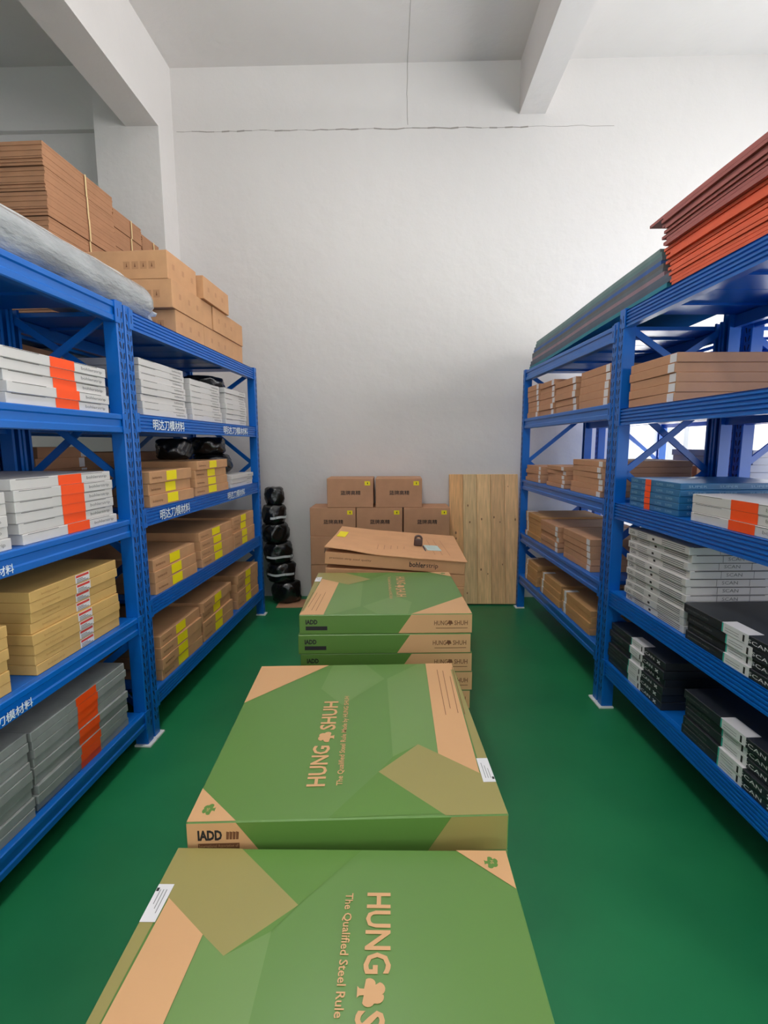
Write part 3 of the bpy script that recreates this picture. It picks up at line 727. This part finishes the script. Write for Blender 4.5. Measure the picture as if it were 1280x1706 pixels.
    B([(.675, h*.22), (.675, h*.42), (.775, h*.42), (.775, h*.22)], INKB, .0009)
    return m.mesh('carton')
def hs_label(h):
    m = MB(); z = h+.0013
    m.poly([(.768, .119, z), (.803, .119, z), (.803, .222, z), (.770, .222, z)], LABELW)
    for q in range(3): m.poly([(.778+.007*q, .135, z+.0004), (.7795+.007*q, .135, z+.0004), (.7795+.007*q, .20-.012*q, z+.0004), (.778+.007*q, .20-.012*q, z+.0004)], INK)
    m.poly([(.796, .13, z+.0004), (.802, .13, z+.0004), (.802, .14, z+.0004), (.796, .14, z+.0004)], INKB)
    return m.mesh('label_sticker')
def pallet(cx, cy, w, d, h, rz, label):
    m = MB(); t = .018
    for k in range(5):
        x = -w/2+(w-.1)*k/4; m.box(x, x+.1, -d/2, d/2, h-t, h, PALLET); m.box(x, x+.1, -d/2, d/2, 0, t, PALLET)
    for k in range(3):
        y = -d/2+(d-.09)*k/2; m.box(-w/2, w/2, y, y+.09, t, h-t, PALLET)
    o = obj('pallet', m.mesh('pallet'), None, (cx, cy, 0), rz); tag(o, label, 'pallet'); return o
def hs_stack(corner, th, ztop, n, h, flip, what, group, dsc=1.0):
    BDP = globals()['BDP']*dsc
    base = ztop-n*h
    ex = Vector((cos(th), sin(th), 0)); ey = Vector((-sin(th), cos(th), 0)); c = Vector((*corner, 0))
    ctr = c+ex*BWD/2+ey*BDP/2
    pallet(ctr.x, ctr.y, BWD-.04, BDP-.04, base-.001, th, 'wooden pallet under %s' % what)
    mf, mp, lb = hs_carton(h, True, 'nearest' in what), hs_carton(h, False), hs_label(h)
    for i in range(n):
        j = (random.uniform(-.006, .006), random.uniform(-.005, .005)) if i < n-1 else (0, 0)
        p = c+ex*j[0]+ey*j[1]
        rz = th
        if flip: p = p+ex*BWD+ey*BDP; rz = th+pi
        o = obj('carton', mf if i == n-1 else mp, None, (p.x, p.y, base+i*h+.0004), rz)
        o.scale = (1, dsc, 1)
        tag(o, 'green and kraft printed carton, %s of %s' % (ordw(i, n), what), 'carton', group)
        if i == n-1: k = obj('label_sticker', lb, o); k['label'] = 'white shipping label'
hs_stack((-.521, 1.079), radians(3.14), .747, 6, .1000, False, 'the second stack in the aisle', 'printed cartons, second stack')
hs_stack((-.530, .327), radians(.6), .690, 6, .0920, True, 'the nearest stack in the aisle', 'printed cartons, nearest stack', .858)
hs_stack((-.451, 2.165), radians(2.3), .890, 8, .0945, True, 'third aisle stack, before the open carton', 'printed cartons, third stack', .87)

# ---- open kraft carton stack behind them
DW, DD, DH = .90, .88, .082
def d_carton(top):
    m = MB(); m.box(0, DW, 0, DD, 0, DH-.001, KRAFTP, c=.003)
    if top:
        m.text('bohler', (DW*.605, -.0009, DH*.30), (1, 0, 0), (0, 0, 1), .105, DH*.42, INKB, .02)
        m.text('strip', (DW*.605+.108, -.0009, DH*.24), (1, 0, 0), (0, 0, 1), .075, DH*.46, INKB)
        m.text('precision strip steel quality', (.03, -.0009, DH*.42), (1, 0, 0), (0, 0, 1), .27, DH*.20, INKBR)
    return m.mesh('carton')
def lid_mesh():
    m = MB(); n, k = 24, 10; vs = []; q = lambda i, j: i*(k+1)+j
    for lay in (0, 1):
        for i in range(n+1):
            for j in range(k+1):
                x = -.004+(DW+.012)*i/n; y = -.016+(DD+.02)*j/k; f = max(0, 1-j/k*1.6)
                z = .001 + f*(.030*max(0, 1-i/n*2.1)**1.3 + .006*sin(i/n*9)**2*(1-i/n)) + .010*max(0, 1-i/n*3)*(1-f)
                if i > n*.70: z = .0012+.002*f
                vs.append((x, y, z+.004*lay))
    N = (n+1)*(k+1); fs = []
    for i in range(n):
        for j in range(k):
            fs.append((N+q(i, j), N+q(i+1, j), N+q(i+1, j+1), N+q(i, j+1))); fs.append((q(i, j), q(i, j+1), q(i+1, j+1), q(i+1, j)))
        fs.append((q(i, 0), q(i+1, 0), N+q(i+1, 0), N+q(i, 0))); fs.append((q(i, k), N+q(i, k), N+q(i+1, k), q(i+1, k)))
    for j in range(k):
        fs.append((q(0, j), N+q(0, j), N+q(0, j+1), q(0, j+1))); fs.append((q(n, j), q(n, j+1), N+q(n, j+1), N+q(n, j)))
    m.add(vs, fs, KRAFTP)
    pr = mat('faint brown print', (176, 124, 84), .7)
    for a in range(5):
        x = DW*(.36+.05*a); m.poly([(x, .14+.02*a, .0085), (x+.004, .14+.02*a, .0085), (x+.004, .30, .0085), (x, .30, .0085)], pr)
    for a in range(3): m.poly([(DW*.9-.05*a, .12, .0085), (DW*.9-.05*a+.003, .12, .0085), (DW*.86-.05*a+.003, .62, .0085), (DW*.86-.05*a, .62, .0085)], pr)
    # fold mark
    return m.mesh('lid')
dp, dq = d_carton(True), d_carton(False)
th = radians(-1.0); px, py = .434, 3.05; N = 9
zb = .925 - N*DH
pallet(px-DW/2, py+DD/2, DW-.02, DD-.02, zb-.001, th, 'wooden pallet under the open kraft carton stack')
for i in range(N):
    tilt = radians({N-1: 4.3, N-2: 2.6, N-3: 1.2}.get(i, 0)) 
    o = bpy.data.objects.new('carton', dp if i == N-1 else dq); COL.objects.link(o)
    ex = Vector((cos(th)*cos(tilt), sin(th)*cos(tilt), -sin(tilt)))
    Rm = Matrix.Rotation(th, 4, 'Z') @ Matrix.Rotation(tilt, 4, 'Y')
    pr = Vector((px + random.uniform(-.006, .006)*(i < N-1), py + .004*(i % 2), zb+i*DH+.0004))
    o.matrix_world = Matrix.Translation(pr - (Rm @ Vector((DW, 0, 0)))) @ Rm
    tag(o, 'wide kraft carton, %s of the stack before the back wall boxes' % ordw(i, N), 'carton', 'wide kraft cartons')
    if i == N-1:
        l = obj('lid', lid_mesh(), o, (0, 0, DH)); l['label'] = 'loose lid lifted at one corner'
        s = MB(); zz = .0
        s.poly([(.012, .42, .0205), (.075, .42, .0185), (.080, .64, .0165), (.014, .64, .0185)], YELLOW)
        s.build('label_sticker', l)['label'] = 'yellow sticker'
        TOPM = o.matrix_world.copy()
def on_top(x, y): return TOPM @ Vector((x, y, DH+.0062))
lw = radians(4.3)
m = MB(); m.box(-.030, .030, -.022, .022, 0, .050, mat('dark brown plastic', (74, 52, 46), .4), c=.006)
pts = [(.030*cos(radians(a)), .050+.026*sin(radians(a))) for a in range(0, 181, 20)]; inn = [(.016*cos(radians(a)), .050+.014*sin(radians(a))) for a in range(180, -1, -20)]
for k in range(len(pts)-1):
    a, b = pts[k], pts[k+1]; c, d_ = inn[len(inn)-1-k], inn[len(inn)-2-k]
    m.prism([a, b, d_, c], 'y', -.018, .018, mat('dark brown plastic', (74, 52, 46), .4))
o = m.build('tape_dispenser'); o.location = on_top(.605, .38); o.rotation_euler = (0, lw, th)
tag(o, 'small dark brown plastic dispenser with arched top, on the open carton', 'dispenser')
m = MB(); m.box(-.05, .05, -.085, .085, 0, .003, mat('pale green paper', (196, 214, 206), .6))
for q in range(4): m.poly([(-.035, .05-.03*q, .0034), (.03-.006*q, .05-.03*q, .0034), (.03-.006*q, .046-.03*q, .0034), (-.035, .046-.03*q, .0034)], SEAMG)
o = m.build('notepad'); o.location = on_top(.705, .33); o.rotation_euler = (0, lw, th+.12); tag(o, 'pale green notepad beside the small dark dispenser', 'notepad')
m = MB(); m.prism([(.0045*cos(a*pi/4), .0045*sin(a*pi/4)+.0045) for a in range(8)], 'x', -.065, .045, mat('pen blue', (40, 48, 66), .35)); m.prism([(.003*cos(a*pi/4), .003*sin(a*pi/4)+.0045) for a in range(8)], 'x', .045, .062, mat('pen steel', (200, 200, 205), .25, metal=.8))
o = m.build('pen'); o.location = on_top(.648, .27); o.rotation_euler = (0, lw, th-1.45); tag(o, 'dark pen lying between dispenser and notepad', 'pen')

# ---- boxes against the back wall
def wall_box(w, d, h):
    m = MB(); m.box(-w/2, w/2, 0, d, 0, h-.001, KRAFT2, c=.004)
    m.text('蓝牌高精', (-.095, -.001, h*.43), (1, 0, 0), (0, 0, 1), .20, .045, INKB, .012)
    m.poly([(-w/2, d*.49, h-.0006), (w/2, d*.49, h-.0006), (w/2, d*.51, h-.0006), (-w/2, d*.51, h-.0006)], KRAFT)
    s = MB(); s.poly([(w/2-.085, -.0015, h*.76), (w/2-.030, -.0015, h*.76), (w/2-.032, -.0015, h*.90), (w/2-.085, -.0015, h*.90)], YELLOW)
    s.text('1', (w/2-.06, -.0025, h*.80), (1, 0, 0), (0, 0, 1), .008, h*.06, INKB)
    return m.mesh('carton'), s.mesh('label_sticker')
BXW, BXD, BXH = .462, .34, .293
wb, ws = wall_box(BXW, BXD, BXH)
pallet(-.165, 5.03, 1.40, .36, .165, 0, 'wooden pallet under the boxes at the back wall')
POS = ['by the black bags', 'in the middle', 'beside the planks']; ROW = ['bottom', 'second', 'third']
for rI in range(4):
    xs = [-.640, -.172, .302] if rI < 3 else [-.464, .026]
    for k, x in enumerate(xs):
        o = obj('carton', wb, None, (x+random.uniform(-.003, .003), 4.855+random.uniform(-.006, .006), .1655+rI*BXH), random.uniform(-.012, .012))
        tag(o, 'brown box with dark characters, ' + ('%s row of the wall pile, %s' % (ROW[rI], POS[k]) if rI < 3 else 'topmost row of the wall pile, %s' % ('above the black bags side' if k == 0 else 'nearer the planks')), 'carton', 'brown boxes against the back wall')
        obj('label_sticker', ws, o)['label'] = 'yellow sticker'

# ---- planks leaning on the back wall
PL = 1.365; pw = .1455
for k in range(5):
    m = MB(); m.box(-pw/2+.001, pw/2-.001, -.022, 0, 0, PL, WOODS[k], c=.003)
    rnd = random.Random(k+11)
    for q in range(3):                                   # knots
        cx, cz, rr = rnd.uniform(-.05, .05), rnd.uniform(.1, 1.25), rnd.uniform(.004, .009)
        m.poly([(cx+rr*cos(a*pi/4), -.0225, cz+1.8*rr*sin(a*pi/4)) for a in range(8)], mat('knot brown', (126, 88, 56), .6))
    o = m.build('wooden_plank'); lean = math.asin((YB-.004-4.985)/PL)
    o.location = (.632+pw*k, 4.985+.0, .009); o.rotation_euler = (-lean, 0, 0)
    tag(o, ['amber wooden plank leaning on the wall, nearest the brown boxes', 'olive toned wooden plank, second from the brown boxes', 'pale wooden plank in the middle of the leaning row',
            'tan wooden plank, second from the right rack', 'honey wooden plank leaning beside the right rack'][k], 'plank', 'wooden planks leaning on the back wall')

# ---- black wrapped bundles
def bag_mesh(rx, ry, rz, seed):
    rnd = random.Random(seed); m = MB(); n, k = 22, 32; vs = [(0, 0, 0)]
    ph = [rnd.uniform(0, 6.28) for _ in range(9)]
    for i in range(1, n):
        t = pi*i/n
        for j in range(k):
            a = 2*pi*j/k
            w = 1+.045*sin(3*a+ph[0]+3*t)+.04*sin(7*a+ph[1]-4*t)*sin(t)+.02*sin(9*a+ph[2]+8*t)+.015*sin(13*a+ph[3]-9*t)
            cz = -cos(t); sq = sin(t)**.26
            vs.append((rx*w*sq*cos(a), ry*w*sq*sin(a), rz*(1+math.copysign(abs(cz)**.8, cz)*(1+.03*sin(5*a+ph[4])))))
    vs.append((0, 0, 2*rz)); fs = [(0, 1+(j+1) % k, 1+j) for j in range(k)]
    for i in range(n-2):
        for j in range(k): fs.append((1+i*k+j, 1+i*k+(j+1) % k, 1+(i+1)*k+(j+1) % k, 1+(i+1)*k+j))
    last = len(vs)-1; b = 1+(n-2)*k; fs += [(last, b+j, b+(j+1) % k) for j in range(k)]
    m.add(vs, fs, BLACKP); return m.mesh('wrapped_bundle', True)
def highlight_mesh(rx, ry, z, seed):
    rnd = random.Random(seed); m = MB(); k = 20; vs = []
    for zz in (z-.012, z+.012):
        for j in range(k):
            a = radians(200+120*j/(k-1)); vs.append((rx*1.04*cos(a), ry*1.04*sin(a), zz+.004*sin(j*.55+seed)))
    m.add(vs, [(j, j+1, k+j+1, k+j) for j in range(k-1)], FILM2); return m.mesh('film_band')  # pale strip standing in for a highlight on the black film
zz = 0.002
BAGS = [(-1.175, .155, .13, .115), (-1.225, .150, .13, .105), (-1.25, .150, .13, .110), (-1.275, .145, .13, .105), (-1.285, .130, .12, .100), (-1.275, .088, .10, .092)]
for i, (x, rx, ry, rz_) in enumerate(BAGS):
    o = obj('wrapped_bundle', bag_mesh(rx, ry, rz_, 20+i), None, (x, 5.06, zz+.006), .3*i)
    tag(o, 'glossy black film wrapped bundle, %s of the pile beside the left rack' % ordw(i, len(BAGS)), 'bundle', 'black wrapped bundles on the floor')
    zz += 2*rz_*.975
    if i in (1, 2, 4): obj('film_band', highlight_mesh(rx*1.03, ry*1.03, rz_*(.7+.2*(i % 2)), i), o)['label'] = 'pale film wrapped around the middle'
m = MB(); m.box(-.16, .16, -.13, .13, 0, .006, KRAFT2); o = m.build('cardboard_sheet'); o.location = (-1.09, 4.985, .0005); o.rotation_euler = (0, 0, .03)
tag(o, 'flat brown cardboard sheet on the floor beside the black bundles', 'cardboard')
k = 0
for (u, v, z, rx, ry, rz_, lab) in ((1.72, .30, 1.4235, .20, .16, .085, 'black wrapped bundle lying on white cartons, middle deck of far left rack'),
                                    (1.70, .33, 1.588, .17, .15, .075, 'upper black wrapped bundle on middle deck of far left rack'),
                                    (1.25, .40, 1.561, .16, .13, .08, 'black wrapped bundle behind open kraft carton, far left rack'),
                                    (1.62, .30, 2.1265, .20, .17, .055, 'flat black wrapped bundle above the last white stack, far left rack')):
    p, rz = place('L', u, v, z); o = obj('wrapped_bundle', bag_mesh(rx, ry, rz_, 60+k), None, p, rz); k += 1
    tag(o, lab, 'bundle', 'black wrapped bundles on the far left rack')
